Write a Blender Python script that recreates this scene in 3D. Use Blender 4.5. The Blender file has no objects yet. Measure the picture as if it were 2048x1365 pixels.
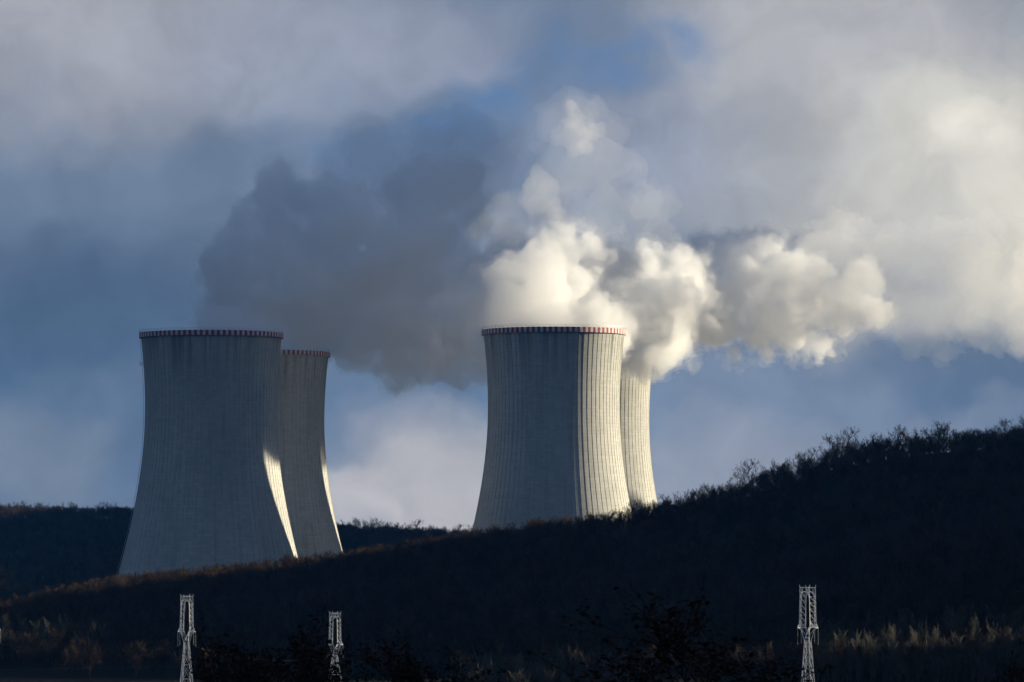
import bpy, math, random
import numpy as np
from mathutils import Vector, Matrix, noise as mnoise

S = bpy.context.scene
COL = S.collection
R = math.radians
F = 7520.0          # focal length in photograph pixels (photograph is 2048 wide)
CZ = 44.0           # camera height above the plain the cooling towers stand on
HY = 1050.0         # eye level in photograph pixels

# ------------------------------------------------------------------ camera
cam = bpy.data.cameras.new("camera")
cam.sensor_width = 36.0
cam.lens = 36.0 * F / 2048.0
cam.clip_start = 1.0
cam.clip_end = 60000.0
cam.dof.use_dof = True
cam.dof.focus_distance = 1500.0
cam.dof.aperture_fstop = 6.3
camo = bpy.data.objects.new("camera", cam)
COL.objects.link(camo)
camo.location = (0, 0, CZ)
camo.rotation_euler = (R(90) + math.atan((HY - 682.5) / F), 0, 0)
S.camera = camo

# ------------------------------------------------------------------ sun, exposure
SUN_AZ, SUN_EL = R(17.3), R(11.0)      # azimuth measured from +X towards +Y
sdir = Vector((math.cos(SUN_EL) * math.cos(SUN_AZ), math.cos(SUN_EL) * math.sin(SUN_AZ), math.sin(SUN_EL)))
sl = bpy.data.lights.new("sun", "SUN")
sl.energy = 5.0
sl.angle = R(0.5)
sl.color = (1.0, 0.88, 0.64)
so = bpy.data.objects.new("sun", sl)
COL.objects.link(so)
so.rotation_euler = sdir.to_track_quat("Z", "Y").to_euler()
so.location = (300, 900, 400)
S.view_settings.view_transform = "Standard"
S.view_settings.look = "None"
S.view_settings.exposure = 0.85
S.view_settings.gamma = 1.0
S.render.engine = "CYCLES"
cy = S.cycles
cy.max_bounces = 28
cy.diffuse_bounces = 3
cy.glossy_bounces = 2
cy.volume_bounces = 28
cy.transparent_max_bounces = 128
cy.use_denoising = True
cy.sample_clamp_indirect = 8.0
cy.caustics_reflective = False
cy.caustics_refractive = False


def lin(c):
    return tuple((v / 255.0 / 12.92) if v <= 10 else ((v / 255.0 + 0.055) / 1.055) ** 2.4 for v in c)


class NT:
    """small helper to write node trees"""
    def __init__(self, tree):
        self.t = tree
        tree.nodes.clear()

    def n(self, typ, **kw):
        nd = self.t.nodes.new(typ)
        for k, v in kw.items():
            if k.startswith("i_"):
                key = k[2:]
                key = int(key) if key.isdigit() else key
                self.put(nd.inputs[key], v)
            else:
                setattr(nd, k, v)
        return nd

    def put(self, sock, v):
        if isinstance(v, bpy.types.NodeSocket):
            self.t.links.new(v, sock)
        elif isinstance(v, bpy.types.Node):
            self.t.links.new(v.outputs[0], sock)
        else:
            sock.default_value = v

    def m(self, op, a, b=None, c=None, clamp=False):
        nd = self.t.nodes.new("ShaderNodeMath")
        nd.operation = op
        nd.use_clamp = clamp
        for i, v in enumerate((a, b, c)):
            if v is not None:
                self.put(nd.inputs[i], v)
        return nd.outputs[0]

    def v(self, op, a, b=None, c=None, scale=None):
        nd = self.t.nodes.new("ShaderNodeVectorMath")
        nd.operation = op
        for i, x in enumerate((a, b, c)):
            if x is not None:
                self.put(nd.inputs[i], x)
        if scale is not None:
            self.put(nd.inputs[3], scale)
        return nd.outputs[1] if op in ("LENGTH", "DISTANCE", "DOT_PRODUCT") else nd.outputs[0]

    def mix(self, f, a, b, blend="MIX"):
        nd = self.t.nodes.new("ShaderNodeMix")
        nd.data_type = "RGBA"
        nd.blend_type = blend
        self.put(nd.inputs[0], f)
        self.put(nd.inputs[6], a)
        self.put(nd.inputs[7], b)
        return nd.outputs[2]

    def rng(self, v, a, b, c=0.0, d=1.0, smooth=True):
        nd = self.t.nodes.new("ShaderNodeMapRange")
        nd.interpolation_type = "SMOOTHSTEP" if smooth else "LINEAR"
        for i, x in enumerate((v, a, b, c, d)):
            self.put(nd.inputs[i], x)
        return nd.outputs[0]


def C4(c):
    return (c[0], c[1], c[2], 1.0)


# ------------------------------------------------------------------ world: broken cloud over a Nishita sky
W = bpy.data.worlds.new("World")
S.world = W
W.use_nodes = True
w = NT(W.node_tree)
sky = w.n("ShaderNodeTexSky", sky_type="NISHITA", sun_disc=False)
sky.sun_elevation = SUN_EL
sky.sun_rotation = R(90) - SUN_AZ
sky.altitude = 250
sky.ozone_density = 6.0
sky.dust_density = 0.3
geo = w.n("ShaderNodeTexCoord").outputs["Generated"]
sx = w.n("ShaderNodeSeparateXYZ", i_0=geo)
yy = w.m("MAXIMUM", sx.outputs[1], 0.02)
u = w.m("MULTIPLY", w.m("DIVIDE", sx.outputs[0], yy), F / 100.0)
v_ = w.m("MULTIPLY", w.m("DIVIDE", sx.outputs[2], yy), F / 100.0)
P0 = w.n("ShaderNodeCombineXYZ", i_0=u, i_1=v_, i_2=0.0).outputs[0]   # tangent direction, hundreds of pixels
nz1 = w.n("ShaderNodeTexNoise", noise_dimensions="3D", i_Vector=P0, i_Scale=0.32, i_Detail=2.0, i_Roughness=0.5)
nz2 = w.n("ShaderNodeTexNoise", noise_dimensions="3D", i_Vector=w.v("ADD", P0, (7.3, 2.1, 5.0)), i_Scale=1.1, i_Detail=4.0, i_Roughness=0.5)
d1 = w.v("SCALE", w.v("SUBTRACT", nz1.outputs["Color"], (0.5, 0.5, 0.5)), scale=2.8)
d2 = w.v("SCALE", w.v("SUBTRACT", nz2.outputs["Color"], (0.5, 0.5, 0.5)), scale=0.9)
P = w.v("ADD", w.v("ADD", P0, d1), d2)
P = w.v("MULTIPLY", P, (1, 1, 0))
upf = w.rng(sx.outputs[2], -0.05, 0.6)
base = w.mix(upf, C4(lin((104, 124, 152))), C4(lin((78, 114, 170))))
base = w.mix(w.rng(sx.outputs[1], -0.2, 0.5), C4(lin((70, 96, 132))), base)
WS = 0.555   # cloud radiance for the exposure above
# (px, py, rx, ry, strength, colour) soft cloud banks, in photograph pixels -> directions
BANKS = [
    (100, 20, 900, 330, 0.9, (164, 169, 184)), (560, 90, 420, 220, 0.7, (150, 162, 188)),
    (120, 640, 620, 300, 0.9, (69, 93, 125)), (60, 890, 330, 190, 0.85, (126, 136, 150)),
    (200, 1010, 520, 60, 0.7, (104, 116, 136)), (330, 850, 180, 180, 0.6, (86, 102, 126)),
    (840, 60, 300, 160, 0.6, (150, 160, 186)),
    (1720, 60, 640, 330, 0.9, (182, 185, 194)), (1500, 330, 420, 300, 0.8, (172, 178, 190)),
    (1280, 260, 300, 200, 0.7, (142, 155, 184)), (1060, 430, 210, 230, 0.7, (128, 145, 176)),
    (1980, 320, 520, 330, 0.9, (214, 214, 208)), (1960, 290, 170, 110, 0.8, (236, 235, 226)),
    (1800, 470, 360, 200, 0.8, (204, 204, 201)), (2060, 520, 220, 230, 0.85, (222, 220, 208)),
    (1690, 630, 280, 120, 0.85, (176, 178, 182)),
    (1560, 830, 560, 170, 0.9, (126, 140, 163)), (1940, 740, 300, 110, 0.8, (92, 112, 140)),
    (1900, 640, 160, 80, 0.8, (190, 191, 190)),
    (1420, 950, 380, 160, 0.9, (160, 167, 182)), (1950, 830, 260, 60, 0.6, (134, 146, 168)),
    (860, 330, 260, 150, 0.75, (88, 112, 150)), (640, 300, 160, 90, 0.5, (104, 124, 158)),
    (760, 790, 260, 80, 0.8, (104, 124, 150)), (860, 980, 420, 200, 1.0, (198, 195, 196)),
    (690, 880, 110, 60, 0.6, (108, 128, 154)), (960, 880, 120, 90, 0.6, (184, 184, 188)),
]
col = base
for (px, py, rx, ry, st, c) in BANKS:
    q = w.v("MULTIPLY", w.v("SUBTRACT", P, ((px - 1024) / 100, (HY - py) / 100, 0)), (100.0 / rx, 100.0 / ry, 0))
    col = w.mix(w.rng(w.v("LENGTH", q), 0.25, 1.0, st, 0.0), col, C4(lin(c)))
nz3 = w.n("ShaderNodeTexNoise", noise_dimensions="3D", i_Vector=w.v("ADD", P, (1.7, 9.2, 3.0)), i_Scale=0.5, i_Detail=8.0, i_Roughness=0.56)
shade = w.rng(nz3.outputs[0], 0.25, 0.75, 0.87 * WS, 1.13 * WS)
col = w.v("MULTIPLY", w.v("SCALE", col, scale=shade), (1.03, 0.985, 0.91))
hs_ = w.n("ShaderNodeHueSaturation", i_Saturation=0.86, i_Value=0.99, i_Color=col)
col = hs_.outputs[0]
# blue gap in the cloud (a band running from upper right to lower left)
gap = None
for (px, py, rx, ry) in [(1400, 45, 150, 70), (1260, 90, 190, 80), (1110, 120, 170, 90), (990, 200, 130, 110), (890, 270, 170, 100), (700, 290, 90, 60)]:
    q = w.v("MULTIPLY", w.v("SUBTRACT", P, ((px - 1024) / 100, (HY - py) / 100, 0)), (100.0 / rx, 100.0 / ry, 0))
    g = w.rng(w.v("LENGTH", q), 0.0, 1.05, 0.62, 0.0)
    gap = g if gap is None else w.m("MAXIMUM", gap, g)
bg1 = w.n("ShaderNodeBackground", i_Color=w.mix(0.8, w.v("SCALE", sky.outputs[0], scale=0.1), C4([WS * q_ for q_ in lin((78, 110, 160))])), i_Strength=1.0)
bg2 = w.n("ShaderNodeBackground", i_Color=col, i_Strength=1.0)
mx = w.n("ShaderNodeMixShader", i_0=w.m("SUBTRACT", 1.0, w.m("MULTIPLY", gap, w.rng(nz2.outputs[0], 0.36, 0.62, 0.35, 1.0))), i_1=bg1.outputs[0], i_2=bg2.outputs[0])
w.n("ShaderNodeOutputWorld", i_Surface=mx.outputs[0])
W.cycles.sampling_method = "MANUAL"
W.cycles.sample_map_resolution = 512


# ------------------------------------------------------------------ helpers
def tag(o, label=None, cat=None, group=None, kind=None):
    if label: o["label"] = label
    if cat: o["category"] = cat
    if group: o["group"] = group
    if kind: o["kind"] = kind
    return o


def empty(name, loc=(0, 0, 0), rz=0.0):
    o = bpy.data.objects.new(name, None)
    COL.objects.link(o)
    o.location = loc
    o.rotation_euler = (0, 0, rz)
    o.empty_display_size = 1.0
    return o


def mesh_obj(name, mesh, parent=None, link=True):
    o = bpy.data.objects.new(name, mesh)
    if link: COL.objects.link(o)
    if parent: o.parent = parent
    return o


class MB:
    def __init__(self):
        self.v = []; self.f = []

    def tube(self, pts, rad, sides=4, cap=False):
        n0 = len(self.v)
        prev = None
        k = len(pts)
        for i, p in enumerate(pts):
            p = Vector(p)
            d = (Vector(pts[min(i + 1, k - 1)]) - Vector(pts[max(i - 1, 0)]))
            if d.length < 1e-9: d = Vector((0, 0, 1))
            d.normalize()
            if prev is None:
                a = d.orthogonal().normalized()
            else:
                a = prev - d * prev.dot(d)
                a = a.normalized() if a.length > 1e-6 else d.orthogonal().normalized()
            prev = a
            b = d.cross(a)
            r = rad[i] if isinstance(rad, (list, tuple)) else rad
            for s in range(sides):
                t = 2 * math.pi * s / sides
                self.v.append(p + a * (math.cos(t) * r) + b * (math.sin(t) * r))
        for i in range(k - 1):
            for s in range(sides):
                a0 = n0 + i * sides + s; a1 = n0 + i * sides + (s + 1) % sides
                self.f.append((a0, a1, a1 + sides, a0 + sides))
        if cap:
            self.f.append(tuple(n0 + s for s in reversed(range(sides))))
            self.f.append(tuple(n0 + (k - 1) * sides + s for s in range(sides)))

    def bar(self, a, b, r=0.06):
        self.tube([a, b], r, 4, True)

    def box(self, c, s):
        n = len(self.v)
        for dx in (-.5, .5):
            for dy in (-.5, .5):
                for dz in (-.5, .5):
                    self.v.append(Vector((c[0] + dx * s[0], c[1] + dy * s[1], c[2] + dz * s[2])))
        for q in ((0, 1, 3, 2), (4, 6, 7, 5), (0, 4, 5, 1), (2, 3, 7, 6), (0, 2, 6, 4), (1, 5, 7, 3)):
            self.f.append(tuple(n + i for i in q))

    def mesh(self, name, mat, smooth=False):
        me = bpy.data.meshes.new(name)
        me.from_pydata([tuple(p) for p in self.v], [], self.f)
        me.materials.append(mat)
        if smooth: me.shade_smooth()
        me.update()
        return me

    def build(self, name, mat, parent=None, smooth=False):
        return mesh_obj(name, self.mesh(name, mat, smooth), parent)


def material(name):
    m = bpy.data.materials.new(name)
    m.use_nodes = True
    return m, NT(m.node_tree)


def simple_mat(name, c, rough=0.85, vary=0.25, scale=0.5, spec=0.3, metal=0.0, c2=None):
    m, t = material(name)
    tc = t.n("ShaderNodeTexCoord").outputs["Object"]
    nz = t.n("ShaderNodeTexNoise", i_Vector=tc, i_Scale=scale, i_Detail=5.0, i_Roughness=0.6)
    k = t.rng(nz.outputs[0], 0.3, 0.7, 0.0, 1.0)
    a = tuple(x * (1 - vary) for x in c)
    b = c2 or tuple(x * (1 + vary) for x in c)
    bs = t.n("ShaderNodeBsdfPrincipled", i_Roughness=rough, i_Metallic=metal)
    t.put(bs.inputs["Base Color"], t.mix(k, C4(a), C4(b)))
    bs.inputs["Specular IOR Level"].default_value = spec
    t.n("ShaderNodeOutputMaterial", i_Surface=bs.outputs[0])
    return m


def world_at(px, py, D):
    return ((px - 1024) * D / F, D, CZ + (HY - py) * D / F)


# ------------------------------------------------------------------ terrain
def sstep(a, b, x):
    t = np.clip((x - a) / (b - a), 0, 1)
    return t * t * (3 - 2 * t)


CREST = [(-400, 1262), (-150, 1235), (0, 1203), (150, 1168), (240, 1150), (400, 1136), (640, 1108), (700, 1100), (950, 1060), (1100, 1037),
         (1250, 1022), (1350, 1000), (1450, 968), (1550, 934), (1650, 900), (1750, 882), (1850, 866), (2048, 852), (2400, 845), (3200, 840)]
FARC = [(-600, 1004), (0, 1013), (270, 1016), (480, 1036), (680, 1050), (950, 1062), (1300, 1068), (2000, 1070)]
YC = 1250.0
TREE_H = 7.0
_cx = np.array([(p[0] - 1024) * YC / F for p in CREST]); _cz = np.array([CZ + (HY - p[1]) * YC / F - TREE_H for p in CREST])
YF = 2500.0
_fx = np.array([(p[0] - 1024) * YF / F for p in FARC]); _fz = np.array([CZ + (HY - p[1]) * YF / F - TREE_H for p in FARC])
_rng = np.random.default_rng(5)
_ph = _rng.uniform(0, 6.28, (24, 3)); _fr = _rng.uniform(0.4, 1.0, (24, 2))


def bumps(x, y, L):
    s = 0
    for i in range(8):
        k = 2 * math.pi / (L * (0.5 + 0.3 * i))
        a = _ph[i, 0]
        s = s + np.sin(k * (x * math.cos(a) + y * math.sin(a)) + _ph[i, 1]) / 8.0 ** 0.5
    return s


RPROF = [(-400, 150), (0, 178), (260, 186), (450, 176), (640, 140), (760, 126), (821, 129), (880, 140), (947, 150), (1005, 146), (1040, 128), (1062, 111), (1088, 114),
         (1104, 158), (1160, 164), (1224, 171), (1300, 184), (1400, 178), (1424, 163.5), (1440, 160.5), (1456, 161), (1483, 167.5), (1560, 168), (1650, 140), (1760, 100), (1800, 125),
         (1830, 160), (1850, 184), (1880, 196), (1925, 184), (1944, 130), (1982, 136), (2003, 164), (2040, 190), (2200, 204), (2500, 242), (3300, 242), (4200, 20)]
RY = np.array([p[0] for p in RPROF]); RZ = np.array([p[1] for p in RPROF])


def height(x, y):
    x = np.asarray(x, float); y = np.asarray(y, float)
    # foreground knoll falling to the valley
    knoll = np.interp(y, [-400, -50, 0, 40, 60, 100, 160, 300, 450, 560], [40, 42.5, 42.2, 40.3, 39, 36, 31, 18, 10, 7.5])
    val = 7.0 + 1.2 * bumps(x, y, 140)
    k = sstep(430, 570, y)
    z = knoll * (1 - k) + val * k
    # wooded near hill
    c = np.interp(x, _cx, _cz)
    up = sstep(850, YC, y) * (1 - 0.0 * x)
    face = 7.0 + (c - 7.0) * (0.35 * np.clip((y - 850) / (YC - 850), 0, 1) + 0.65 * up) + 1.6 * bumps(x + 70, y, 90) * np.clip((y - 850) / 150, 0, 1) * np.clip((YC - y) / 120, 0, 1)
    down = 1 - sstep(YC + 25, 1440, y)
    hill = np.where(y < YC, face, 0 + (c - 0) * down)
    z = np.where(y > 850, np.maximum(hill, 0) , z)
    # the power station plain, then the far wooded rise
    f = np.interp(x, _fx, _fz)
    upf = sstep(1850, YF, y) * (1 - 0.85 * sstep(YF + 40, 3500, y))
    z = np.where(y > 1500, f * np.maximum(upf, sstep(-150, -260, x) * 0.8 * sstep(1450, 2500, y) * (y < 2500)), z)
    # high ridge added on the right, outside the view, shaped to shade the valley
    rz = np.interp(y, RY, RZ) + np.where(y > 1340, 0.8, 1.5) * bumps(x, y, 120)
    g = np.exp(-((x - 640) / np.where(x < 640, 130.0, 260.0)) ** 2)
    z = z + np.maximum(rz - z, 0) * np.clip((g - 0.02) / 0.96, 0, 1)
    return z


def hz(x, y):
    return float(height(x, y))


def axis(segs):
    out = []
    for a, b, s in segs:
        out += list(np.arange(a, b, s))
    return np.array(out)


gx = axis([(-9000, -1500, 750), (-1500, -400, 100), (-400, 400, 8), (400, 1000, 20), (1000, 2000, 125), (2000, 9001, 700)])
gy = axis([(-800, -100, 100), (-100, 700, 10), (700, 1500, 8), (1500, 2700, 20), (2700, 4000, 100), (4000, 12001, 800)])
X, Y = np.meshgrid(gx, gy)
Z = height(X, Y)
nx_, ny_ = len(gx), len(gy)
me = bpy.data.meshes.new("ground")
verts = np.stack([X.ravel(), Y.ravel(), Z.ravel()], 1)
ii = np.arange(nx_ * ny_).reshape(ny_, nx_)
quads = np.stack([ii[:-1, :-1].ravel(), ii[:-1, 1:].ravel(), ii[1:, 1:].ravel(), ii[1:, :-1].ravel()], 1)
me.from_pydata(verts.tolist(), [], quads.tolist())
me.shade_smooth()
m_ground, t = material("forest floor and grass")
tc = t.n("ShaderNodeTexCoord").outputs["Object"]
n1 = t.n("ShaderNodeTexNoise", i_Vector=tc, i_Scale=0.02, i_Detail=8.0, i_Roughness=0.62)
n2 = t.n("ShaderNodeTexNoise", i_Vector=tc, i_Scale=0.6, i_Detail=6.0, i_Roughness=0.7)
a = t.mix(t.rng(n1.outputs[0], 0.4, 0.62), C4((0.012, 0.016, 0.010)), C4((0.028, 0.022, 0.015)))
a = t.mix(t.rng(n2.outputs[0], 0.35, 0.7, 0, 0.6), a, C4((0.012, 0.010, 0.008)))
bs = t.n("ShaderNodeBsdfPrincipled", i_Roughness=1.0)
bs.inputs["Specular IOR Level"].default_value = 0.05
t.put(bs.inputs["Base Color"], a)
bp = t.n("ShaderNodeBump", i_Strength=0.8, i_Distance=1.0, i_Height=n2.outputs[0])
t.put(bs.inputs["Normal"], bp.outputs[0])
t.n("ShaderNodeOutputMaterial", i_Surface=bs.outputs[0])
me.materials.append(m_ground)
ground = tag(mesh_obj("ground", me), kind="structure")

# ------------------------------------------------------------------ cooling towers
m_conc, t = material("weathered shell concrete")
tc = t.n("ShaderNodeTexCoord").outputs["Object"]
sp = t.n("ShaderNodeSeparateXYZ", i_0=tc)
ang = t.m("ARCTAN2", sp.outputs[1], sp.outputs[0])
cyl = t.n("ShaderNodeCombineXYZ", i_0=t.m("MULTIPLY", ang, 30.0), i_1=sp.outputs[2], i_2=0.0).outputs[0]
oi = t.n("ShaderNodeObjectInfo")
off = t.n("ShaderNodeCombineXYZ", i_2=t.m("MULTIPLY", oi.outputs["Random"], 90.0)).outputs[0]
cyl = t.v("ADD", cyl, off)
big = t.n("ShaderNodeTexNoise", i_Vector=t.v("MULTIPLY", cyl, (0.05, 0.02, 1)), i_Scale=1.0, i_Detail=5.0, i_Roughness=0.6)
strk = t.n("ShaderNodeTexNoise", i_Vector=t.v("MULTIPLY", cyl, (0.9, 0.02, 1)), i_Scale=1.0, i_Detail=5.0, i_Roughness=0.7)
lift = t.n("ShaderNodeTexNoise", i_Vector=t.v("MULTIPLY", cyl, (0.14, 0.8, 1)), i_Scale=1.0, i_Detail=4.0, i_Roughness=0.75)
bandf = t.m("FRACT", t.m("DIVIDE", sp.outputs[2], 1.5))
joint = t.rng(t.m("ABSOLUTE", t.m("SUBTRACT", bandf, 0.5)), 0.42, 0.5, 0, 1)
# every lift x rib panel has its own slight tone
pan = t.n("ShaderNodeTexWhiteNoise", noise_dimensions="3D")
t.put(pan.inputs[0], t.n("ShaderNodeCombineXYZ", i_0=t.m("FLOOR", t.m("MULTIPLY", ang, 80 / math.pi / 2)), i_1=t.m("FLOOR", t.m("DIVIDE", sp.outputs[2], 1.5)), i_2=oi.outputs["Random"]).outputs[0])
c = t.mix(t.rng(big.outputs[0], 0.35, 0.68), C4((0.46, 0.46, 0.43)), C4((0.56, 0.55, 0.51)))
c = t.mix(t.rng(strk.outputs[0], 0.5, 0.75, 0, 0.6), c, C4((0.26, 0.25, 0.23)))
c = t.mix(t.rng(lift.outputs[0], 0.5, 0.8, 0, 0.55), c, C4((0.30, 0.29, 0.26)))
c = t.mix(t.m("MULTIPLY", joint, 0.22), c, C4((0.2, 0.2, 0.18)))
c = t.v("SCALE", c, scale=t.rng(pan.outputs[0], 0, 1, 0.93, 1.06, smooth=False))
# sooty wash running down from the rim
drip = t.n("ShaderNodeTexNoise", i_Vector=t.v("MULTIPLY", cyl, (0.45, 0.012, 1)), i_Scale=1.0, i_Detail=4.0, i_Roughness=0.6)
dm = t.m("MULTIPLY", t.rng(sp.outputs[2], 100.0, 123.0, 0, 0.8), t.rng(drip.outputs[0], 0.45, 0.68))
c = t.mix(dm, c, C4((0.17, 0.17, 0.165)))
bs = t.n("ShaderNodeBsdfPrincipled", i_Roughness=0.92)
bs.inputs["Specular IOR Level"].default_value = 0.2
t.put(bs.inputs["Base Color"], c)
hgt = t.m("SUBTRACT", lift.outputs[0], t.m("MULTIPLY", joint, 0.6))
bp = t.n("ShaderNodeBump", i_Strength=0.5, i_Distance=0.12, i_Height=hgt)
t.put(bs.inputs["Normal"], bp.outputs[0])
t.n("ShaderNodeOutputMaterial", i_Surface=bs.outputs[0])

m_rib = simple_mat("rib concrete", (0.46, 0.455, 0.425), 0.9, 0.25, 0.2)
m_red = simple_mat("red warning paint", (0.34, 0.04, 0.055), 0.7, 0.35, 0.8)
m_wht = simple_mat("white warning paint", (0.58, 0.56, 0.55), 0.7, 0.22, 0.8)
m_rail = simple_mat("galvanised steel", (0.5, 0.5, 0.5), 0.5, 0.15, 1.0, metal=0.3)

NRIB = 80
H_T = 125.0


def prof(z):
    b = 71.8 if z < 93 else 82.0
    return 27.9 * math.sqrt(1 + ((z - 93) / b) ** 2)


def shell_mesh():
    zs = list(np.linspace(0, 88, 40)) + list(np.linspace(90, H_T, 24))
    offs = [(-0.5, 0), (-0.30, 0), (-0.10, 0), (0.10, 0), (0.30, 0)]
    angs = []
    for i in range(NRIB):
        for o_, _ in offs[1:]:
            angs.append((i + o_ + 0.5) * 2 * math.pi / NRIB)
        angs.append((i + 1.0) * 2 * math.pi / NRIB)
    n = len(angs)
    V = []; Fc = []
    for z in zs:
        r = prof(z)
        for a_ in angs: V.append((r * math.cos(a_), r * math.sin(a_), z))
    for z in reversed(zs):
        r = prof(z) - 0.6
        for a_ in angs: V.append((r * math.cos(a_), r * math.sin(a_), z))
    m_ = len(zs) * 2
    for j in range(m_):
        for i in range(n):
            i2 = (i + 1) % n; j2 = (j + 1) % m_
            Fc.append((j * n + i, j * n + i2, j2 * n + i2, j2 * n + i))
    me = bpy.data.meshes.new("shell")
    me.from_pydata(V, [], Fc); me.materials.append(m_conc); me.shade_smooth()
    # keep the rim edge crisp
    return me


def rib_mesh(sub):
    """all vertical wind ribs of a shell belong to one surface pattern"""
    mb = MB()
    zs = list(np.linspace(1.0, H_T - 2.2, 46))
    for i in range(NRIB):
        a_ = (i + 0.5) * 2 * math.pi / NRIB
        ca, sa = math.cos(a_), math.sin(a_)
        n0 = len(mb.v)
        hw, pr = 0.07, 0.10
        for z in zs:
            r = prof(z)
            for (w_, q) in ((-hw, -0.15), (-hw, pr), (hw, pr), (hw, -0.15)):
                rr = r + q
                mb.v.append(Vector((rr * ca - w_ * sa, rr * sa + w_ * ca, z)))
        for j in range(len(zs) - 1):
            b0 = n0 + j * 4
            for s in range(3):
                mb.f.append((b0 + s, b0 + s + 1, b0 + s + 5, b0 + s + 4))
        b0 = n0 + (len(zs) - 1) * 4
        mb.f.append((b0, b0 + 1, b0 + 2, b0 + 3))
    return mb.mesh("ribs", m_rib)


def band_mesh():
    V = []; Fc = []; mi = []
    n = NRIB * 4
    r0, r1 = prof(H_T) - 0.8, prof(H_T) + 0.75
    zb, zt = H_T - 1.7, H_T + 0.45
    for (r, z) in ((prof(H_T - 1.7) + 0.02, zb), (r1, zb), (r1, zt), (r0, zt), (r0, zb)):
        for i in range(n):
            a_ = 2 * math.pi * i / n
            V.append((r * math.cos(a_), r * math.sin(a_), z))
    for j in range(4):
        for i in range(n):
            i2 = (i + 1) % n
            Fc.append((j * n + i, j * n + i2, (j + 1) * n + i2, (j + 1) * n + i))
            mi.append(0 if (i // 2) % 2 == 0 else 1)
    me = bpy.data.meshes.new("warning_band")
    me.from_pydata(V, [], Fc); me.materials.append(m_red); me.materials.append(m_wht)
    me.polygons.foreach_set("material_index", mi)
    return me


def rail_mesh():
    mb = MB()
    n = 160; r = prof(H_T) + 0.6
    for z in (H_T + 1.0, H_T + 1.45):
        pts = [(r * math.cos(2 * math.pi * i / n), r * math.sin(2 * math.pi * i / n), z) for i in range(n + 1)]
        mb.tube(pts, 0.05, 4)
    for i in range(0, n, 2):
        a_ = 2 * math.pi * i / n
        mb.bar((r * math.cos(a_), r * math.sin(a_), H_T + 0.3), (r * math.cos(a_), r * math.sin(a_), H_T + 1.45), 0.05)
    return mb.mesh("railing", m_rail)


def ladder_mesh(a_):
    """caged ladder up the shell with small rest platforms"""
    mb = MB()
    ca, sa = math.cos(a_), math.sin(a_)
    zs = np.linspace(2, H_T - 1.5, 60)
    for w_ in (-0.3, 0.3):
        mb.tube([((prof(z) + 0.75) * ca - w_ * sa, (prof(z) + 0.75) * sa + w_ * ca, z) for z in zs], 0.06, 4)
    for z in np.arange(3, H_T - 2, 1.2):
        r = prof(z) + 0.75
        mb.bar((r * ca + 0.3 * sa, r * sa - 0.3 * ca, z), (r * ca - 0.3 * sa, r * sa + 0.3 * ca, z), 0.04)
    return mb.mesh("ladder", m_rail)


def platform_mesh(a_, z):
    mb = MB()
    r = prof(z) + 0.9
    mb.box((0, 0, 0), (1.8, 1.6, 0.15))
    for dx in (-0.85, 0.85):
        for dy in (-0.75, 0.75):
            mb.bar((dx, dy, 0), (dx, dy, 1.2), 0.05)
    for z_ in (0.6, 1.2):
        mb.bar((-0.85, -0.75, z_), (0.85, -0.75, z_), 0.05); mb.bar((-0.85, 0.75, z_), (0.85, 0.75, z_), 0.05)
        mb.bar((0.85, -0.75, z_), (0.85, 0.75, z_), 0.05); mb.bar((-0.85, -0.75, z_), (-0.85, 0.75, z_), 0.05)
    me = mb.mesh("platform", m_rail)
    me.transform(Matrix.Translation((r * math.cos(a_), r * math.sin(a_), z)) @ Matrix.Rotation(a_, 4, "Z"))
    return me


SH, RB, BD, RL = shell_mesh(), rib_mesh(1), band_mesh(), rail_mesh()
LADA = R(181)
LD, PF = ladder_mesh(LADA), platform_mesh(LADA, H_T - 13)
TOWERS = [
    ("shaded concrete cooling tower at the front left, with one thin bright sunlit edge", 422, 1600, 0.0, 0),
    ("shaded cooling tower half hidden behind the front left one, right edge sunlit", 530, 1777, 0.0, 10),
    ("front right cooling tower, left part in blue shade and right part in full sun", 1108, 1592, 0.9, 0),
    ("sunlit cooling tower mostly hidden behind the front right one, rim lost in steam", 1180.5, 1777, 0.0, 23),
]
for i, (lab, px, D, z0, rot) in enumerate(TOWERS):
    r = tag(empty("cooling_tower", ((px - 1024) * D / F, D, z0), R(rot)), lab, "cooling tower", "hyperbolic concrete cooling towers")
    mesh_obj("shell", SH, r); mesh_obj("ribs", RB, r); mesh_obj("warning_band", BD, r); mesh_obj("railing", RL, r)
    if i == 0:
        mesh_obj("ladder", LD, r); mesh_obj("platform", PF, r)

# ------------------------------------------------------------------ steam
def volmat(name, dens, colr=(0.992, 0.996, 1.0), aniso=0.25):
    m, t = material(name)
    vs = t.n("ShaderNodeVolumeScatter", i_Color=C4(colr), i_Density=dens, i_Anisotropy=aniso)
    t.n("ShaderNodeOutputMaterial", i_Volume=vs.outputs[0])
    return m


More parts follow.
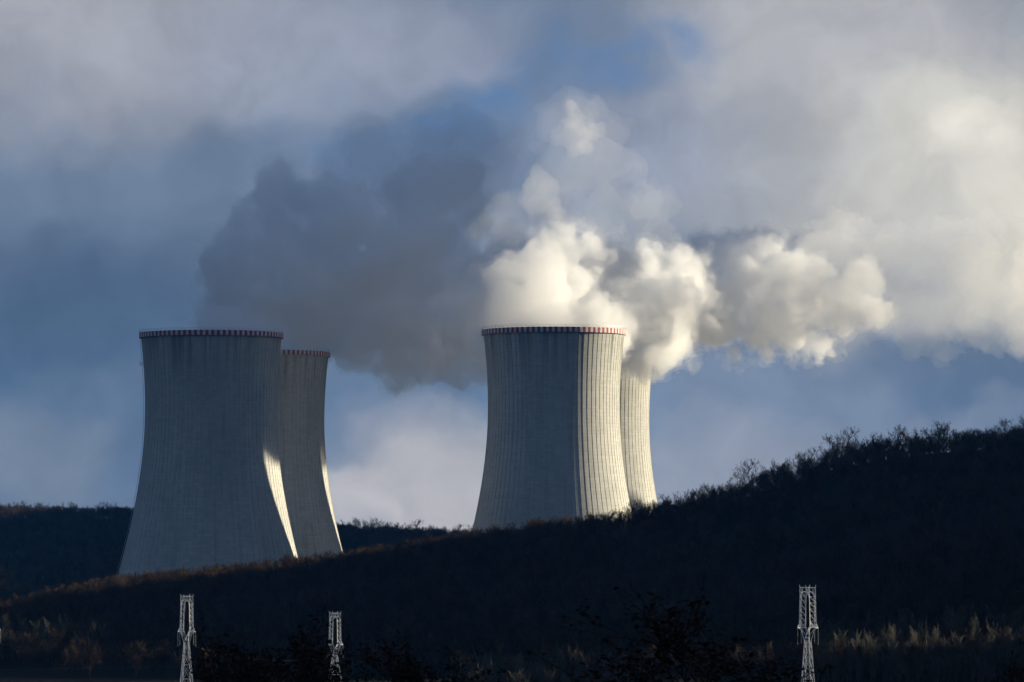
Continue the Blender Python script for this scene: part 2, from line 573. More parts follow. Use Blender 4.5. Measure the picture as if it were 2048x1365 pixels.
def steam(name, blobs, dens, voxel, seed, amp=(6.0, 3.6, 1.7), kids=(9, 6), label=None, zmin=None, aniso=0.25, halo=None, grow_by=0.0, fine=1.0, tint=(0.992, 0.996, 1.0)):
    """closed billowing hull grown round a chain of puffs; filled with an even scattering volume"""
    rnd = random.Random(seed)
    pts = []
    for (px, py, pr, D) in blobs:
        c = Vector(world_at(px, py, D)); r = pr * D / F
        pts.append((c, r))
        for k in range(kids[0]):
            d = Vector((rnd.gauss(0, 1), rnd.gauss(0, 1), rnd.gauss(0, 1))).normalized()
            r2 = r * rnd.uniform(0.28, 0.5)
            c2 = c + d * (r * rnd.uniform(0.68, 0.85))
            pts.append((c2, r2))
            for k2 in range(kids[1]):
                d2 = (d + Vector((rnd.gauss(0, 1), rnd.gauss(0, 1), rnd.gauss(0, 1))) * 0.7).normalized()
                pts.append((c2 + d2 * r2 * 0.8, r2 * rnd.uniform(0.3, 0.5)))
    radii = sorted(r for _, r in pts)
    NG = 9
    edges = [radii[min(len(radii) - 1, int(len(radii) * q / NG))] for q in range(NG)] + [radii[-1] + 1]
    me = bpy.data.meshes.new("pts")
    me.from_pydata([tuple(c) for c, _ in pts], [], [])
    at = me.attributes.new("grp", "INT", "POINT")
    grp = []; sums = [[] for _ in range(NG)]
    for c, r in pts:
        g = 0
        while g < NG - 1 and r >= edges[g + 1]: g += 1
        grp.append(g); sums[g].append(r)
    at.data.foreach_set("value", grp)
    ob = bpy.data.objects.new("tmp", me); COL.objects.link(ob)
    ng = bpy.data.node_groups.new("steamgn", "GeometryNodeTree")
    ng.interface.new_socket("Geometry", in_out="INPUT", socket_type="NodeSocketGeometry")
    ng.interface.new_socket("Geometry", in_out="OUTPUT", socket_type="NodeSocketGeometry")
    t = NT(ng)
    gi = t.n("NodeGroupInput"); go = t.n("NodeGroupOutput")
    att = t.n("GeometryNodeInputNamedAttribute", data_type="INT", i_Name="grp")
    pos = t.n("GeometryNodeInputPosition").outputs[0]
    sdf = None
    for g in range(NG):
        if not sums[g]: continue
        rg = sum(sums[g]) / len(sums[g])
        cmpn = t.n("FunctionNodeCompare", data_type="INT", operation="EQUAL")
        t.put(cmpn.inputs[2], att.outputs[0]); t.put(cmpn.inputs[3], g)
        sep = t.n("GeometryNodeSeparateGeometry", domain="POINT", i_0=gi.outputs[0], i_1=cmpn.outputs[0])
        px_ = t.n("GeometryNodeProximity", target_element="POINTS")
        t.put(px_.inputs["Geometry"], sep.outputs[0])
        d = t.m("SUBTRACT", px_.outputs["Distance"], rg)
        sdf = d if sdf is None else t.m("SMOOTH_MIN", sdf, d, 2.0)
    wob = t.n("ShaderNodeTexNoise", i_Vector=pos, i_Scale=0.05, i_Detail=2.0)
    pw = t.v("ADD", pos, t.v("SCALE", t.v("SUBTRACT", wob.outputs["Color"], (.5, .5, .5)), scale=16.0))
    for L, A in ((26.0, amp[0]), (10.0, amp[1]), (4.2, amp[2])):
        vo = t.n("ShaderNodeTexVoronoi", feature="SMOOTH_F1", i_Vector=pw, i_Scale=1.0 / L)
        vo.inputs["Smoothness"].default_value = 0.25
        sdf = t.m("ADD", sdf, t.m("MULTIPLY", t.m("SUBTRACT", vo.outputs["Distance"], 0.62), A))
    fb = t.n("ShaderNodeTexNoise", i_Vector=pos, i_Scale=0.09, i_Detail=5.0, i_Roughness=0.62)
    sdf = t.m("ADD", sdf, t.m("MULTIPLY", t.m("SUBTRACT", fb.outputs[0], 0.5), amp[1] * 3.0 * fine))
    fb2 = t.n("ShaderNodeTexNoise", i_Vector=pos, i_Scale=0.28, i_Detail=3.0, i_Roughness=0.6)
    sdf = t.m("ADD", sdf, t.m("MULTIPLY", t.m("SUBTRACT", fb2.outputs[0], 0.5), amp[2] * 2.0 * fine))
    sdf = t.m("SUBTRACT", sdf, grow_by)
    if zmin is not None:       # the steam starts inside the tower mouths
        sp = t.n("ShaderNodeSeparateXYZ", i_0=pos)
        sdf = t.m("MAXIMUM", sdf, t.m("SUBTRACT", zmin, sp.outputs[2]))
    lo = Vector([min(c[i] - r for c, r in pts) - 6 for i in range(3)])
    hi = Vector([max(c[i] + r for c, r in pts) + 6 for i in range(3)])
    vc = t.n("GeometryNodeVolumeCube")
    t.put(vc.inputs["Density"], t.m("MULTIPLY", sdf, -1.0))
    vc.inputs["Background"].default_value = -10.0
    vc.inputs["Min"].default_value = lo; vc.inputs["Max"].default_value = hi
    for k, ax in enumerate("XYZ"):
        vc.inputs["Resolution " + ax].default_value = max(8, int((hi[k] - lo[k]) / voxel))
    vm = t.n("GeometryNodeVolumeToMesh", resolution_mode="GRID")
    t.put(vm.inputs["Volume"], vc.outputs[0]); vm.inputs["Threshold"].default_value = 0.0
    t.put(go.inputs[0], vm.outputs[0])
    md = ob.modifiers.new("gn", "NODES"); md.node_group = ng
    dg = bpy.context.evaluated_depsgraph_get()
    nm = bpy.data.meshes.new_from_object(ob.evaluated_get(dg))
    bpy.data.objects.remove(ob)
    nm.name = name
    nm.materials.clear()
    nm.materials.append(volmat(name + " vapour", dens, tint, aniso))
    o = mesh_obj(name, nm)
    print("steam", name, len(nm.vertices))
    if halo:      # thin torn vapour round the dense core
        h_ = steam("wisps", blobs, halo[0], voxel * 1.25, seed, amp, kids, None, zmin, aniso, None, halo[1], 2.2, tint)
        h_.parent = o
    return tag(o, label, "steam" if label else None)


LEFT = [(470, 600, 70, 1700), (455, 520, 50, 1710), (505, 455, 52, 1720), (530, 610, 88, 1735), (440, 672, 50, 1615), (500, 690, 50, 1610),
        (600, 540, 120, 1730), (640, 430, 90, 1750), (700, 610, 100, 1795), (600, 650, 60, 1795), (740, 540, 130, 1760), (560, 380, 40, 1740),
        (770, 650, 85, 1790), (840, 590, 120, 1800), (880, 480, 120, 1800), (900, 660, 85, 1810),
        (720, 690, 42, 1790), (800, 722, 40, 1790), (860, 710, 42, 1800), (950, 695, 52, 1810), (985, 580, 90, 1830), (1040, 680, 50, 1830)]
UPPER = [(640, 400, 70, 1780), (720, 370, 90, 1780), (810, 390, 110, 1800), (900, 380, 110, 1810), (960, 440, 70, 1820), (860, 300, 90, 1810), (560, 350, 50, 1760),
         (760, 290, 70, 1800), (960, 280, 80, 1820), (1010, 560, 90, 1830), (1050, 450, 80, 1830)]
steam("steam_cloud", UPPER, 0.010, 2.4, 5, kids=(8, 4), fine=2.0, label="thin dark blue veil of steam above the shaded plume")
steam("steam_plume", LEFT, 0.07, 1.5, 3, kids=(10, 6), amp=(7.0, 5.2, 3.0), halo=(0.010, 2.2), tint=(0.945, 0.975, 1.0), label="dark blue shaded steam cloud drifting right from the two left cooling towers")  # bluish scatter tint stands in for blue skylight on the shaded steam
RIGHT = [(1010, 655, 42, 1600), (1060, 650, 50, 1590), (1120, 660, 46, 1590), (1190, 660, 48, 1590), (1050, 590, 74, 1600), (1110, 560, 80, 1620),
         (1170, 610, 85, 1620), (1000, 580, 34, 1600), (1130, 495, 32, 1620), (1190, 525, 36, 1630), (1240, 560, 60, 1680), (1280, 620, 95, 1680),
         (1235, 515, 28, 1640), (1320, 570, 62, 1705), (1290, 700, 44, 1730), (1240, 700, 46, 1740), (1330, 670, 44, 1705),
         (1380, 610, 70, 1758), (1400, 550, 61, 1758), (1460, 590, 61, 1758), (1430, 650, 38, 1758), (1500, 545, 68, 1758), (1550, 600, 61, 1758),
         (1590, 545, 52, 1758), (1580, 650, 41, 1758), (1530, 655, 38, 1758), (1585, 685, 18, 1758), (1490, 660, 27, 1758),
         (1420, 600, 62, 1752), (1445, 555, 60, 1756), (1375, 560, 58, 1735), (1400, 640, 50, 1745), (1610, 600, 44, 1762), (1430, 515, 40, 1756), (1475, 520, 34, 1756),
         (1650, 575, 34, 1765), (1665, 635, 26, 1765), (1700, 600, 30, 1766), (1725, 560, 30, 1766), (1640, 690, 16, 1764), (1750, 620, 22, 1768), (1540, 700, 14, 1760), (1470, 700, 14, 1757)]
steam("steam_plume", RIGHT, 0.075, 1.0, 8, amp=(5.0, 4.6, 3.4), kids=(11, 7), grow_by=0.6, halo=(0.02, 2.6), label="bright white sunlit steam billowing right from the two right cooling towers")
steam("steam_cloud", [(1150, 265, 66, 1600), (1205, 290, 50, 1600), (1110, 315, 46, 1600), (1180, 350, 66, 1605), (1240, 345, 44, 1605), (1130, 390, 60, 1605),
                      (1060, 440, 66, 1610), (1130, 460, 70, 1610), (1000, 470, 50, 1615), (1210, 440, 70, 1610), (1290, 440, 70, 1610)], 0.007, 2.0, 11, fine=1.6,
      label="soft pale column of steam high above the front right cooling tower")
steam("steam_cloud", [(1068, 370, 18, 1590), (1080, 395, 24, 1590), (1105, 412, 18, 1590), (1130, 245, 30, 1590), (1170, 275, 34, 1590)], 0.022, 1.2, 12, fine=1.5,
      label="small cream puffs of steam just above the white plume")
TAIL = [(1600, 570, 60, 1555), (1660, 560, 60, 1555), (1700, 530, 70, 1555), (1740, 600, 44, 1555), (1790, 560, 70, 1555), (1850, 600, 56, 1560), (1900, 540, 80, 1560), (1930, 630, 50, 1565),
        (1980, 600, 70, 1565), (2050, 560, 110, 1570), (2060, 640, 50, 1565), (2160, 560, 120, 1575), (1690, 620, 40, 1560), (1820, 660, 24, 1560), (1890, 690, 20, 1560)]
steam("steam_cloud", TAIL, 0.016, 1.8, 15, grow_by=2.0, amp=(6.0, 4.6, 2.6), fine=1.8, label="ragged pale steam cloud trailing off to the right edge of the sky")
# unseen steam bank added off to the right, to shade left plume and towers
BANK = [((x_, y_, z_), r_) for x_, y_, z_, r_ in ((390, 1905, 285, 55), (470, 1935, 300, 62), (430, 1965, 335, 60), (520, 1975, 360, 70), (350, 1900, 250, 36),
        (400, 1845, 268, 30), (365, 1850, 258, 26), (450, 1880, 290, 40), (400, 1788, 254, 20), (430, 1795, 266, 24), (385, 1768, 244, 18),
        (400, 1754, 224, 18), (400, 1754, 206, 18), (402, 1755, 190, 17), (402, 1906, 206, 14), (400, 1895, 227, 26), (395, 1870, 248, 20), (400, 1934, 232, 26), (400, 1934, 206, 26), (402, 1936, 192, 22))]
steam("steam_cloud", [(1024 + x_ * F / y_, HY - (z_ - CZ) * F / y_, r_ * F / y_, y_) for (x_, y_, z_), r_ in BANK], 0.16, 4.0, 19, amp=(2.0, 1.5, 0.5),
      label="unseen steam cloud added beyond the right edge to cast shade")

# ------------------------------------------------------------------ trees
m_bark = simple_mat("grey brown bark", (0.075, 0.058, 0.046), 0.95, 0.35, 0.3, 0.1)
m_twig = simple_mat("brown twigs", (0.085, 0.060, 0.048), 0.95, 0.4, 0.15, 0.1)
m_pale = simple_mat("pale bark", (0.15, 0.135, 0.12), 0.95, 0.3, 0.3, 0.1)
m_ptwig = simple_mat("pale grey twigs", (0.15, 0.142, 0.13), 0.95, 0.35, 0.2, 0.1)
for mm in (m_twig, m_ptwig):     # every tree has its own tone
    t_ = mm.node_tree; b_ = [n for n in t_.nodes if n.type == "BSDF_PRINCIPLED"][0]
    src = b_.inputs["Base Color"].links[0].from_socket
    oi_ = t_.nodes.new("ShaderNodeObjectInfo"); mx_ = t_.nodes.new("ShaderNodeMix"); mx_.data_type = "RGBA"; mx_.blend_type = "MULTIPLY"
    rp_ = t_.nodes.new("ShaderNodeValToRGB")
    rp_.color_ramp.elements[0].color = (0.4, 0.5, 0.4, 1); rp_.color_ramp.elements[1].color = (1.1, 1.0, 0.95, 1)
    t_.links.new(oi_.outputs["Random"], rp_.inputs[0]); mx_.inputs[0].default_value = 1.0
    t_.links.new(src, mx_.inputs[6]); t_.links.new(rp_.outputs[0], mx_.inputs[7]); t_.links.new(mx_.outputs[2], b_.inputs["Base Color"])
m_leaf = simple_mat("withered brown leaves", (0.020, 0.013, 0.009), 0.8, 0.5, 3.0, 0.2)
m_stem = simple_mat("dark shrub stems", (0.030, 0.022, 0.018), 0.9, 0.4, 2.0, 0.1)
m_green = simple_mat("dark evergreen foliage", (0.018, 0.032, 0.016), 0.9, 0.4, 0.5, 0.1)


def grow(rnd, H, spread, trunk_h, levels, nch, r0, up=0.35, jitter=0.25, tip=0.03, leaf=None):
    trunk, crown = MB(), MB()
    leaves = []

    def branch(p, d, L, r, lev, mb):
        k = 4 if lev < 2 else 3
        pts = [p]; rad = [r]
        q = p.copy(); dd = d.copy()
        for s in range(k):
            dd = (dd + Vector((rnd.gauss(0, jitter), rnd.gauss(0, jitter), rnd.gauss(0, jitter) + up * 0.35)) * 0.5).normalized()
            q = q + dd * (L / k)
            pts.append(q.copy()); rad.append(max(tip, r * (1 - 0.75 * (s + 1) / k)))
        mb.tube(pts, rad, 5 if lev == 0 else (4 if lev == 1 else 3))
        if lev >= levels:
            if leaf: leaves.extend(pts[1:])
            return
        n = nch[min(lev, len(nch) - 1)]
        for c in range(n):
            f = (trunk_h if lev == 0 else 0.2) + (1 - (trunk_h if lev == 0 else 0.2)) * (c + rnd.random()) / n
            i = min(k - 1, int(f * k)); a_ = f * k - i
            b = Vector(pts[i]).lerp(Vector(pts[i + 1]), a_)
            az = rnd.uniform(0, 6.283)
            side = dd.orthogonal().normalized()
            side = Matrix.Rotation(az, 3, dd) @ side
            nd = (dd * (1 - spread * 0.5) + side * spread * rnd.uniform(0.7, 1.3) + Vector((0, 0, up))).normalized()
            LL = L * rnd.uniform(0.42, 0.68) * (1.05 - 0.45 * f if lev == 0 else 1)
            branch(b, nd, LL, max(tip, r * 0.5 * (1 - 0.4 * f)), lev + 1, crown)

    branch(Vector((0, 0, -0.3)), Vector((0, 0, 1)), H * 0.8, r0, 0, trunk)
    if leaf:
        cnt, sz = leaf
        for p in leaves:
            for _ in range(cnt):
                c = Vector(p) + Vector((rnd.gauss(0, 1), rnd.gauss(0, 1), rnd.gauss(0, 1))) * sz * 1.1
                a_ = Vector((rnd.gauss(0, 1), rnd.gauss(0, 1), rnd.gauss(0, 1) - 0.6)).normalized()
                b_ = a_.orthogonal().normalized(); b_ = Matrix.Rotation(rnd.uniform(0, 6.28), 3, a_) @ b_
                s_ = sz * rnd.uniform(0.6, 1.3)
                yield_leaf.append((c - a_ * s_, c + b_ * s_ * .45, c + a_ * s_, c - b_ * s_ * .45))
    return trunk, crown


yield_leaf = []


def tree_kind(seed, bark, twig, leafmat=None, **kw):
    global yield_leaf
    yield_leaf = []
    rnd = random.Random(seed)
    tr, cr = grow(rnd, **kw)
    top = max(p[2] for p in cr.v)
    s = kw["H"] / top
    tr.v = [p * s for p in tr.v]; cr.v = [p * s for p in cr.v]
    lf = None
    if leafmat:
        lm = MB()
        for q in yield_leaf:
            n = len(lm.v); lm.v += [x * s for x in q]; lm.f.append((n, n + 1, n + 2, n + 3))
        lf = lm.mesh("leaves", leafmat)
    tm, cm = tr.mesh("trunk", bark), cr.mesh("crown", twig)
    both = MB(); both.v = tr.v + cr.v; n = len(tr.v); both.f = tr.f + [tuple(i + n for i in f) for f in cr.f]
    return tm, cm, lf, both.mesh("tree", twig)


KINDS = []
for s in range(5):   # hill oaks: rounded crowns, fine twigs
    KINDS.append(tree_kind(100 + s, m_bark, m_twig, H=8.5, spread=0.8, trunk_h=0.28, levels=4, nch=[7, 5, 4, 3], r0=0.16, tip=0.026, up=0.3))
PALE = []
for s in range(4):   # pale slender valley trees
    PALE.append(tree_kind(200 + s, m_pale, m_ptwig, H=10.5, spread=0.5, trunk_h=0.2, levels=3, nch=[10, 5, 4], r0=0.14, tip=0.026, up=0.55))


def place_tree(kinds, i, x, y, s, label, group, name="bare_tree", cat="tree", rnd=random):
    k = kinds[i % len(kinds)]
    r = tag(empty(name, (x, y, hz(x, y) - 0.1), rnd.uniform(0, 6.28)), label, cat, group)
    r.scale = (s, s, s)
    mesh_obj("trunk", k[0], r); mesh_obj("crown", k[1], r)
    if k[2]: mesh_obj("foliage", k[2], r)
    return r


rnd = random.Random(77)
# skyline of the near hill
px = 300
n = 0
while px < 2080:
    right = px > 1240
    y = YC + rnd.uniform(-14, 8)
    x = (px - 1024) * y / F
    if px > 1600: lab = "bare tree on the skyline of the hilltop at the right edge"
    elif px > 1325: lab = "bare tree silhouetted on the rising slope right of the cooling towers"
    elif px > 940: lab = "bare tree on the crest in front of the right cooling towers"
    elif px > 700: lab = "brownish bare tree on the low crest between the tower pairs"
    else: lab = "brownish bare tree on the low crest in front of the left cooling towers"
    s = rnd.uniform(0.85, 1.3) if right else rnd.uniform(0.55, 0.8)
    place_tree(KINDS, rnd.randrange(99), x, y, s, lab, "bare trees along the crest of the near hill", rnd=rnd)
    px += rnd.uniform(10, 20) if right else rnd.uniform(16, 30)
for (px, s, lab) in ((1500, 1.55, "lone taller bare tree standing out above the slope right of the towers"),
                     (1668, 1.45, "first of the broad rounded bare trees on the hilltop shoulder, leftmost"),
                     (1700, 1.6, "largest broad bare tree on the hilltop shoulder"),
                     (1330, 1.2, "rounded bare tree just right of the base of the sunlit rear tower"),
                     (1800, 1.35, "wide bare tree crown midway along the right hilltop"),
                     (1880, 1.3, "wide bare crown near the top of the right hill")):
    y = YC - 4
    place_tree(KINDS, int(px), (px - 1024) * y / F, y, s, lab, None, rnd=rnd)
# skyline of the far rise
px = -10
while px < 960:
    if 285 < px < 680: px = 680
    y = YF - rnd.uniform(0, 30)
    lab = "small dark bare tree on the far ridge left of the towers" if px < 300 else "small dark bare tree on the far ridge between the tower pairs"
    place_tree(KINDS, rnd.randrange(99), (px - 1024) * y / F, y, rnd.uniform(0.8, 1.35) if px < 300 else rnd.uniform(1.0, 1.65), lab, "bare trees along the far ridge", rnd=rnd)
    px += rnd.uniform(8, 15)
# pale valley trees: lower right, lower left, lower middle
for k in range(64):
    px = 1635 + (k + rnd.random()) * 6.7
    y = rnd.uniform(860, 930)
    place_tree(PALE, rnd.randrange(99), (px - 1024) * y / F, y, rnd.uniform(0.8, 1.12), "pale bare tree in the row along the foot of the hill, right of the pylons",
               "pale bare trees at the foot of the right hill", rnd=rnd)
for k in range(16):
    px = -10 + (k + rnd.random()) * 14.5
    y = rnd.uniform(960, 1010)
    place_tree(PALE, rnd.randrange(99), (px - 1024) * y / F, y, rnd.uniform(0.75, 1.1), "brownish bare tree in the small clump at the lower left", "bare trees in the lower left clump", rnd=rnd)
for k in range(56):
    px = 930 + (k + rnd.random()) * 7
    y = rnd.uniform(720, 800)
    place_tree(PALE, rnd.randrange(99), (px - 1024) * y / F, y, rnd.uniform(0.95, 1.45), "grey bare tree in the dim grove behind the dark foreground shrub", "bare trees in the dim grove", rnd=rnd)


def forest(name, pts, kinds, smin, smax, label, seed):
    rnd = random.Random(seed)
    me = bpy.data.meshes.new(name)
    me.from_pydata([(x, y, hz(x, y) - 0.2) for x, y in pts], [], [])
    a1 = me.attributes.new("scl", "FLOAT", "POINT"); a2 = me.attributes.new("rot", "FLOAT", "POINT"); a3 = me.attributes.new("idx", "INT", "POINT")
    a1.data.foreach_set("value", [rnd.uniform(smin, smax) for _ in pts])
    a2.data.foreach_set("value", [rnd.uniform(0, 6.28) for _ in pts])
    a3.data.foreach_set("value", [rnd.randrange(len(kinds)) for _ in pts])
    ob = mesh_obj(name, me)
    ng = bpy.data.node_groups.new(name, "GeometryNodeTree")
    ng.interface.new_socket("Geometry", in_out="INPUT", socket_type="NodeSocketGeometry")
    ng.interface.new_socket("Geometry", in_out="OUTPUT", socket_type="NodeSocketGeometry")
    t = NT(ng)
    gi = t.n("NodeGroupInput"); go = t.n("NodeGroupOutput")
    jn = t.n("GeometryNodeGeometryToInstance")
    for k in reversed(kinds):
        src = bpy.data.objects.new("tree_source", k[3])
        oi = t.n("GeometryNodeObjectInfo"); oi.inputs[0].default_value = src
        t.t.links.new(oi.outputs["Geometry"], jn.inputs[0])
    ip = t.n("GeometryNodeInstanceOnPoints", i_Points=gi.outputs[0], i_Instance=jn.outputs[0])
    ip.inputs["Pick Instance"].default_value = True
    t.put(ip.inputs["Instance Index"], t.n("GeometryNodeInputNamedAttribute", data_type="INT", i_Name="idx").outputs[0])
    t.put(ip.inputs["Scale"], t.n("GeometryNodeInputNamedAttribute", data_type="FLOAT", i_Name="scl").outputs[0])
    rt = t.n("ShaderNodeCombineXYZ", i_2=t.n("GeometryNodeInputNamedAttribute", data_type="FLOAT", i_Name="rot").outputs[0])
    t.put(ip.inputs["Rotation"], rt.outputs[0])
    t.put(go.inputs[0], ip.outputs[0])
    md = ob.modifiers.new("gn", "NODES"); md.node_group = ng
    tag(ob, label, "woodland", kind="stuff")
    return ob


pts = []
while len(pts) < 6500:
    y = rnd.uniform(880, 1275) if rnd.random() < 0.75 else rnd.uniform(1180, 1275)
    x = rnd.uniform(-0.145 * y - 25, 0.145 * y + 40)
    if y > YC + 4 and x > 40: continue
    if hz(x, y) < 8.5 and rnd.random() < 0.8: continue
    pts.append((x, y))
forest("hill_woodland", pts, KINDS, 0.5, 1.0, "dense dark leafless woodland covering the near hillside", 5)
pts = [(rnd.uniform(-360, 30), rnd.uniform(2180, 2535)) for _ in range(3800)] + [(rnd.uniform(-0.15 * y_, -0.06 * y_), y_) for y_ in [rnd.uniform(1480, 2200) for _ in range(2600)]]
pts = [p for p in pts if (p[0] + 128) ** 2 + (p[1] - 1600) ** 2 > 56 ** 2]
forest("far_woodland", pts, KINDS, 0.7, 1.05, "dark blue woodland on the far ridge behind the towers", 6)

pts = [(rnd.uniform(-0.14, 0.16) * YC, rnd.uniform(1222, 1266)) for _ in range(1700)]
forest("undergrowth", pts, KINDS, 0.28, 0.48, "low dark undergrowth between the trees along the near crest", 9)
pts = [(rnd.uniform(-370, 40), rnd.uniform(2430, 2540)) for _ in range(1800)]
forest("undergrowth", pts, KINDS, 0.35, 0.55, "low dark undergrowth along the far ridge", 10)

for (x0_, x1_, y0_, y1_, n_, a_, b_, lab_) in ((1625, 2070, 850, 950, 420, 0.45, 0.8, "pale grey brown scrub at the foot of the right hill"),
                                              (-20, 215, 950, 1020, 150, 0.45, 0.75, "brownish scrub at the lower left"),
                                              (925, 1330, 700, 830, 320, 0.55, 1.0, "dim grey thicket behind the dark foreground shrub")):
    pts = []
    for _ in range(n_):
        y_ = rnd.uniform(y0_, y1_); pts.append(((rnd.uniform(x0_, x1_) - 1024) * y_ / F, y_))
    forest("scrub", pts, PALE, a_, b_, lab_, n_)


# ------------------------------------------------------------------ dark shrubs in the foreground
def near_tree(px, py, D, width, label, seed, dens=2, name="shrub", up=0.4, H=5.0, sz=0.05, nch=(10, 6, 5), spread=0.75):
    x, y, ztop = world_at(px, py, D)
    g = hz(x, y)
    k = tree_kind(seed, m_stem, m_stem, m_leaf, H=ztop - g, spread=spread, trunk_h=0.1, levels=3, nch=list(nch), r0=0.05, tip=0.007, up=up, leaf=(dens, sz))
    r = tag(empty(name, (x, y, g)), label, name)
    xs = [abs(v.co.x) for v in k[1].vertices]
    xs.sort()
    ext = xs[int(len(xs) * 0.97)]
    f = width * D / F * 0.5 / ext
    r.scale = (f, f, 1.0)
    mesh_obj("stem", k[0], r); mesh_obj("branches", k[1], r); mesh_obj("foliage", k[2], r)
    return r


near_tree(1310, 1165, 62, 540, "dark open shrub with withered leaves at the bottom, right of centre", 31, dens=3, up=0.45)
near_tree(420, 1195, 66, 400, "dark sparse shrub in front of the left pylon", 32, dens=2, up=0.35)
near_tree(720, 1245, 70, 420, "black dense shrub in the foreground below the middle pylon", 33, dens=4, nch=(12, 7, 5))
near_tree(905, 1262, 74, 330, "black dense shrub at the bottom centre, between two other shrubs", 34, dens=4, nch=(12, 7, 5))
near_tree(560, 1270, 72, 300, "low black shrub between the left and middle pylons", 35, dens=4, nch=(12, 7, 5))
near_tree(2040, 1300, 64, 110, "small dark shrub at the bottom right corner", 36, dens=2)

# ------------------------------------------------------------------ pylons
m_pyl = simple_mat("pale galvanised lattice steel", (0.88, 0.88, 0.87), 0.5, 0.06, 0.6, metal=0.0)
m_ins = simple_mat("glass insulators", (0.35, 0.38, 0.38), 0.3, 0.2, 2.0)
m_wire = simple_mat("aluminium conductor", (0.14, 0.14, 0.15), 0.5, 0.1, 1.0)
HD = 9.6   # height of the head, waist to peak


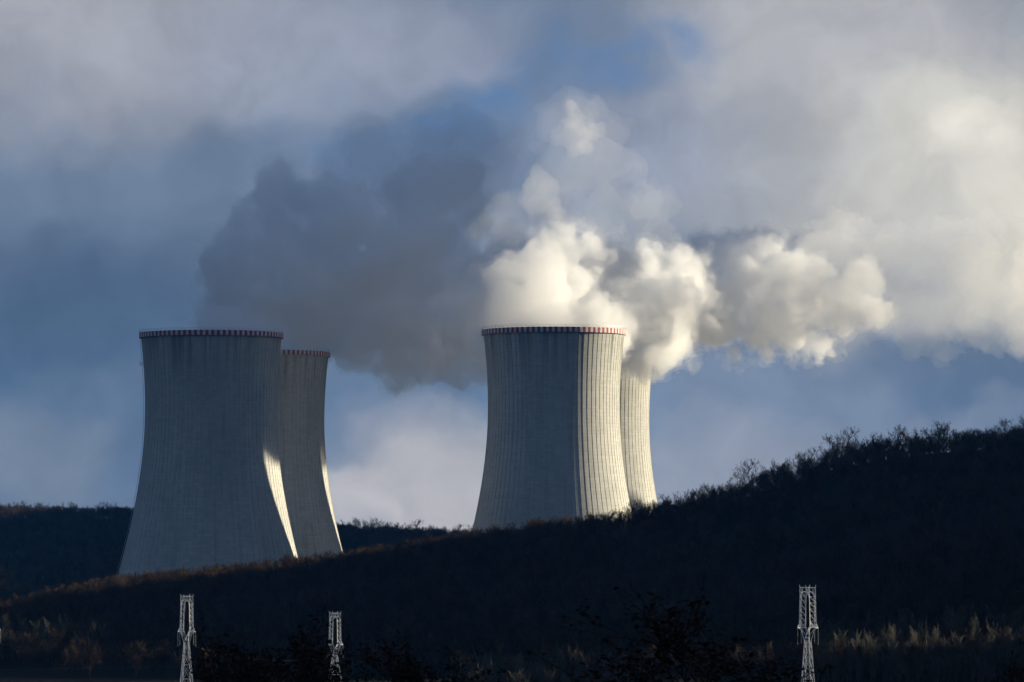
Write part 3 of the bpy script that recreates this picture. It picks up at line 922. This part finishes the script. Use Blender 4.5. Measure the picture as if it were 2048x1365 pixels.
def pylon(px, py, D, rz, label, rb=0.056):
    x, y, zt = world_at(px, py, D)
    g = hz(x, y)
    zw = zt - g - HD      # waist height above ground
    root = tag(empty("electricity_pylon", (x, y, g), R(rz)), label, "pylon", "lattice pylons in the valley")
    b = MB()
    w0, w1 = 1.6, 0.45
    corners = [(-1, -1), (1, -1), (1, 1), (-1, 1)]

    def wid(z): return w0 + (w1 - w0) * min(1.0, z / zw) ** 0.8
    lv = [0.0]; step = 3.4
    while lv[-1] < zw - 1.0:
        lv.append(min(zw, lv[-1] + step)); step = max(1.25, step * 0.9)
    lv[-1] = zw
    for (a0, a1) in zip(lv[:-1], lv[1:]):
        q0, q1 = wid(a0), wid(a1)
        for i in range(4):
            c0, c1 = corners[i], corners[(i + 1) % 4]
            b.bar((c0[0] * q0, c0[1] * q0, a0), (c0[0] * q1, c0[1] * q1, a1), rb * 1.3)
            b.bar((c0[0] * q0, c0[1] * q0, a0), (c1[0] * q1, c1[1] * q1, a1), rb * 0.8)
            b.bar((c1[0] * q0, c1[1] * q0, a0), (c0[0] * q1, c0[1] * q1, a1), rb * 0.8)
            b.bar((c0[0] * q1, c0[1] * q1, a1), (c1[0] * q1, c1[1] * q1, a1), rb * 0.7)
    b.build("body", m_pyl, root)
    h = MB(); z = zw
    dp = 1.25            # half distance between the two faces of the window frame
    # fork from waist to window sill
    for sy in (-1, 1):
        Y_ = sy * dp
        for sxn in (-1, 1):
            h.bar((sxn * w1, sy * w1, z), (sxn * 0.85, Y_, z + 2.3), rb * 1.4)
            h.bar((-sxn * 0.25, sy * w1, z + 0.4), (sxn * 0.85, Y_, z + 2.3), rb)
            h.bar((sxn * 0.5, Y_ * 0.8, z + 1.4), (sxn * 1.3, Y_, z + 2.35), rb)
            # short side arm at sill level
            h.bar((sxn * 0.95, Y_, z + 3.2), (sxn * 1.6, Y_ * 0.6, z + 2.2), rb * 1.2)
            h.bar((sxn * 0.7, Y_, z + 2.25), (sxn * 1.6, Y_ * 0.6, z + 2.2), rb * 1.2)
            # window posts, outer and inner chord with lacing
            n = 7
            o_ = []; i_ = []
            for k in range(n + 1):
                f = k / n
                zz = z + 2.3 + f * 5.6
                o_.append((sxn * (1.05 - 0.17 * f), Y_, zz)); i_.append((sxn * (0.84 - 0.06 * f - 0.10 * max(0, f - .8) * 5), Y_ * 0.8, zz))
            for k in range(n):
                h.bar(o_[k], o_[k + 1], rb * 1.2); h.bar(i_[k], i_[k + 1], rb)
                h.bar(o_[k], i_[k + 1], rb * 0.7); h.bar(i_[k], o_[k + 1], rb * 0.6)
        # arch and top truss
        arch = [(0.88 * math.cos(t_), Y_, z + 7.3 + 1.15 * math.sin(t_)) for t_ in np.linspace(0, math.pi, 9)]
        for k in range(8): h.bar(arch[k], arch[k + 1], rb * 1.6)
        tz = z + HD - 0.45
        h.bar((-0.95, Y_, tz), (0.95, Y_, tz), rb * 1.6)
        for sxn in (-1, 1):
            h.bar((sxn * 0.9, Y_, z + 7.6), (sxn * 0.88, Y_, tz), rb * 1.2)
            h.bar((sxn * 0.85, Y_, tz), (sxn * 1.0, Y_, z + HD), rb * 1.2)
            h.bar((sxn * 0.3, Y_, z + 8.4), (sxn * 0.85, Y_, tz), rb * 0.9)
            h.bar((sxn * 0.7, Y_, z + 8.1), (sxn * 0.25, Y_, tz), rb * 0.9)
    for sxn in (-1, 1):    # ties between the two faces
        for k in range(6):
            zz = z + 2.3 + k * 1.05
            h.bar((sxn * 1.02, -dp, zz), (sxn * 0.97, dp, zz + 1.05), rb * 0.7)
            h.bar((sxn * 1.0, -dp, zz), (sxn * 1.0, dp, zz), rb * 0.6)
        h.bar((sxn * 0.9, -dp, z + HD - 0.45), (sxn * 0.9, dp, z + HD - 0.45), rb * 1.2)
        h.bar((-sxn * 0.9, -dp, z + HD - 0.45), (sxn * 0.9, dp, z + HD - 0.45), rb)
        h.bar((sxn * 1.3, -dp, z + 2.35), (sxn * 1.3, dp, z + 2.35), rb)
    h.build("head", m_pyl, root)
    ends = []
    for (ix, iy, iz, L) in ((-1.6, 0.75, 2.2, 2.9), (-1.6, -0.75, 2.2, 2.6), (1.6, -0.75, 2.2, 2.9), (1.6, 0.75, 2.2, 2.6), (0, 1.25, 8.3, 2.2)):
        s_ = MB(); s_.tube([(ix, iy, z + iz), (ix, iy, z + iz - L)], 0.025, 4, True)
        for k in range(9):
            zc = z + iz - 0.3 - k * (L - 0.5) / 8
            s_.tube([(ix, iy, zc), (ix, iy, zc - 0.06)], 0.09, 6, True)
        s_.build("insulator_string", m_ins, root)
        ends.append(Matrix.Translation((x, y, g)) @ Matrix.Rotation(R(rz), 4, "Z") @ Vector((ix, iy, z + iz - L)))
    return ends


e_r = pylon(1614, 1170, 650, 20, "tallest white lattice pylon at the lower right, in front of the hill")
e_l = pylon(375, 1188, 740, 20, "white lattice pylon at the lower left behind the sparse shrub")
e_m = pylon(671, 1222, 830, 20, "shorter white pylon whose head shows above the black shrubs near the middle")
e_f = pylon(-13, 1190, 800, 20, "white pylon top cut off by the left edge of the picture")


def wire(a_, b_, sag, label, r=0.008):
    a_ = Vector(a_); b_ = Vector(b_)
    mb = MB()
    pts = []
    for k in range(33):
        f = k / 32
        p = a_.lerp(b_, f); p.z -= sag * 4 * f * (1 - f); pts.append(p)
    mb.tube(pts, r, 3)
    tag(mb.build("power_line", m_wire), label, "cable", "thin power cables across the valley")


wire(e_r[0], (-240, 560, 24), 3.0, "thin cable running left from the lower right pylon across the dark hill")
wire(e_r[2], (330, 700, 30), 3.0, "thin cable running right from the lower right pylon")
wire(e_l[2], (e_m[0]), 1.5, "thin cable between the left pylon and the middle pylon")
wire(e_f[2], e_l[0], 1.5, "thin cable from the left edge pylon to the left pylon")

# ------------------------------------------------------------------ air
HAZE = 0.00002
mh, t = material("valley haze")
pv = t.n("ShaderNodeVolumePrincipled")
pv.inputs["Color"].default_value = (0.03, 0.32, 1.0, 1)
pv.inputs["Density"].default_value = HAZE
pv.inputs["Anisotropy"].default_value = 0.0
t.n("ShaderNodeOutputMaterial", i_Volume=pv.outputs[0])
hb = MB(); hb.box((0, 5650, 215), (18400, 13100, 470))
hz_o = hb.build("haze", mh)
tag(hz_o, kind="stuff")
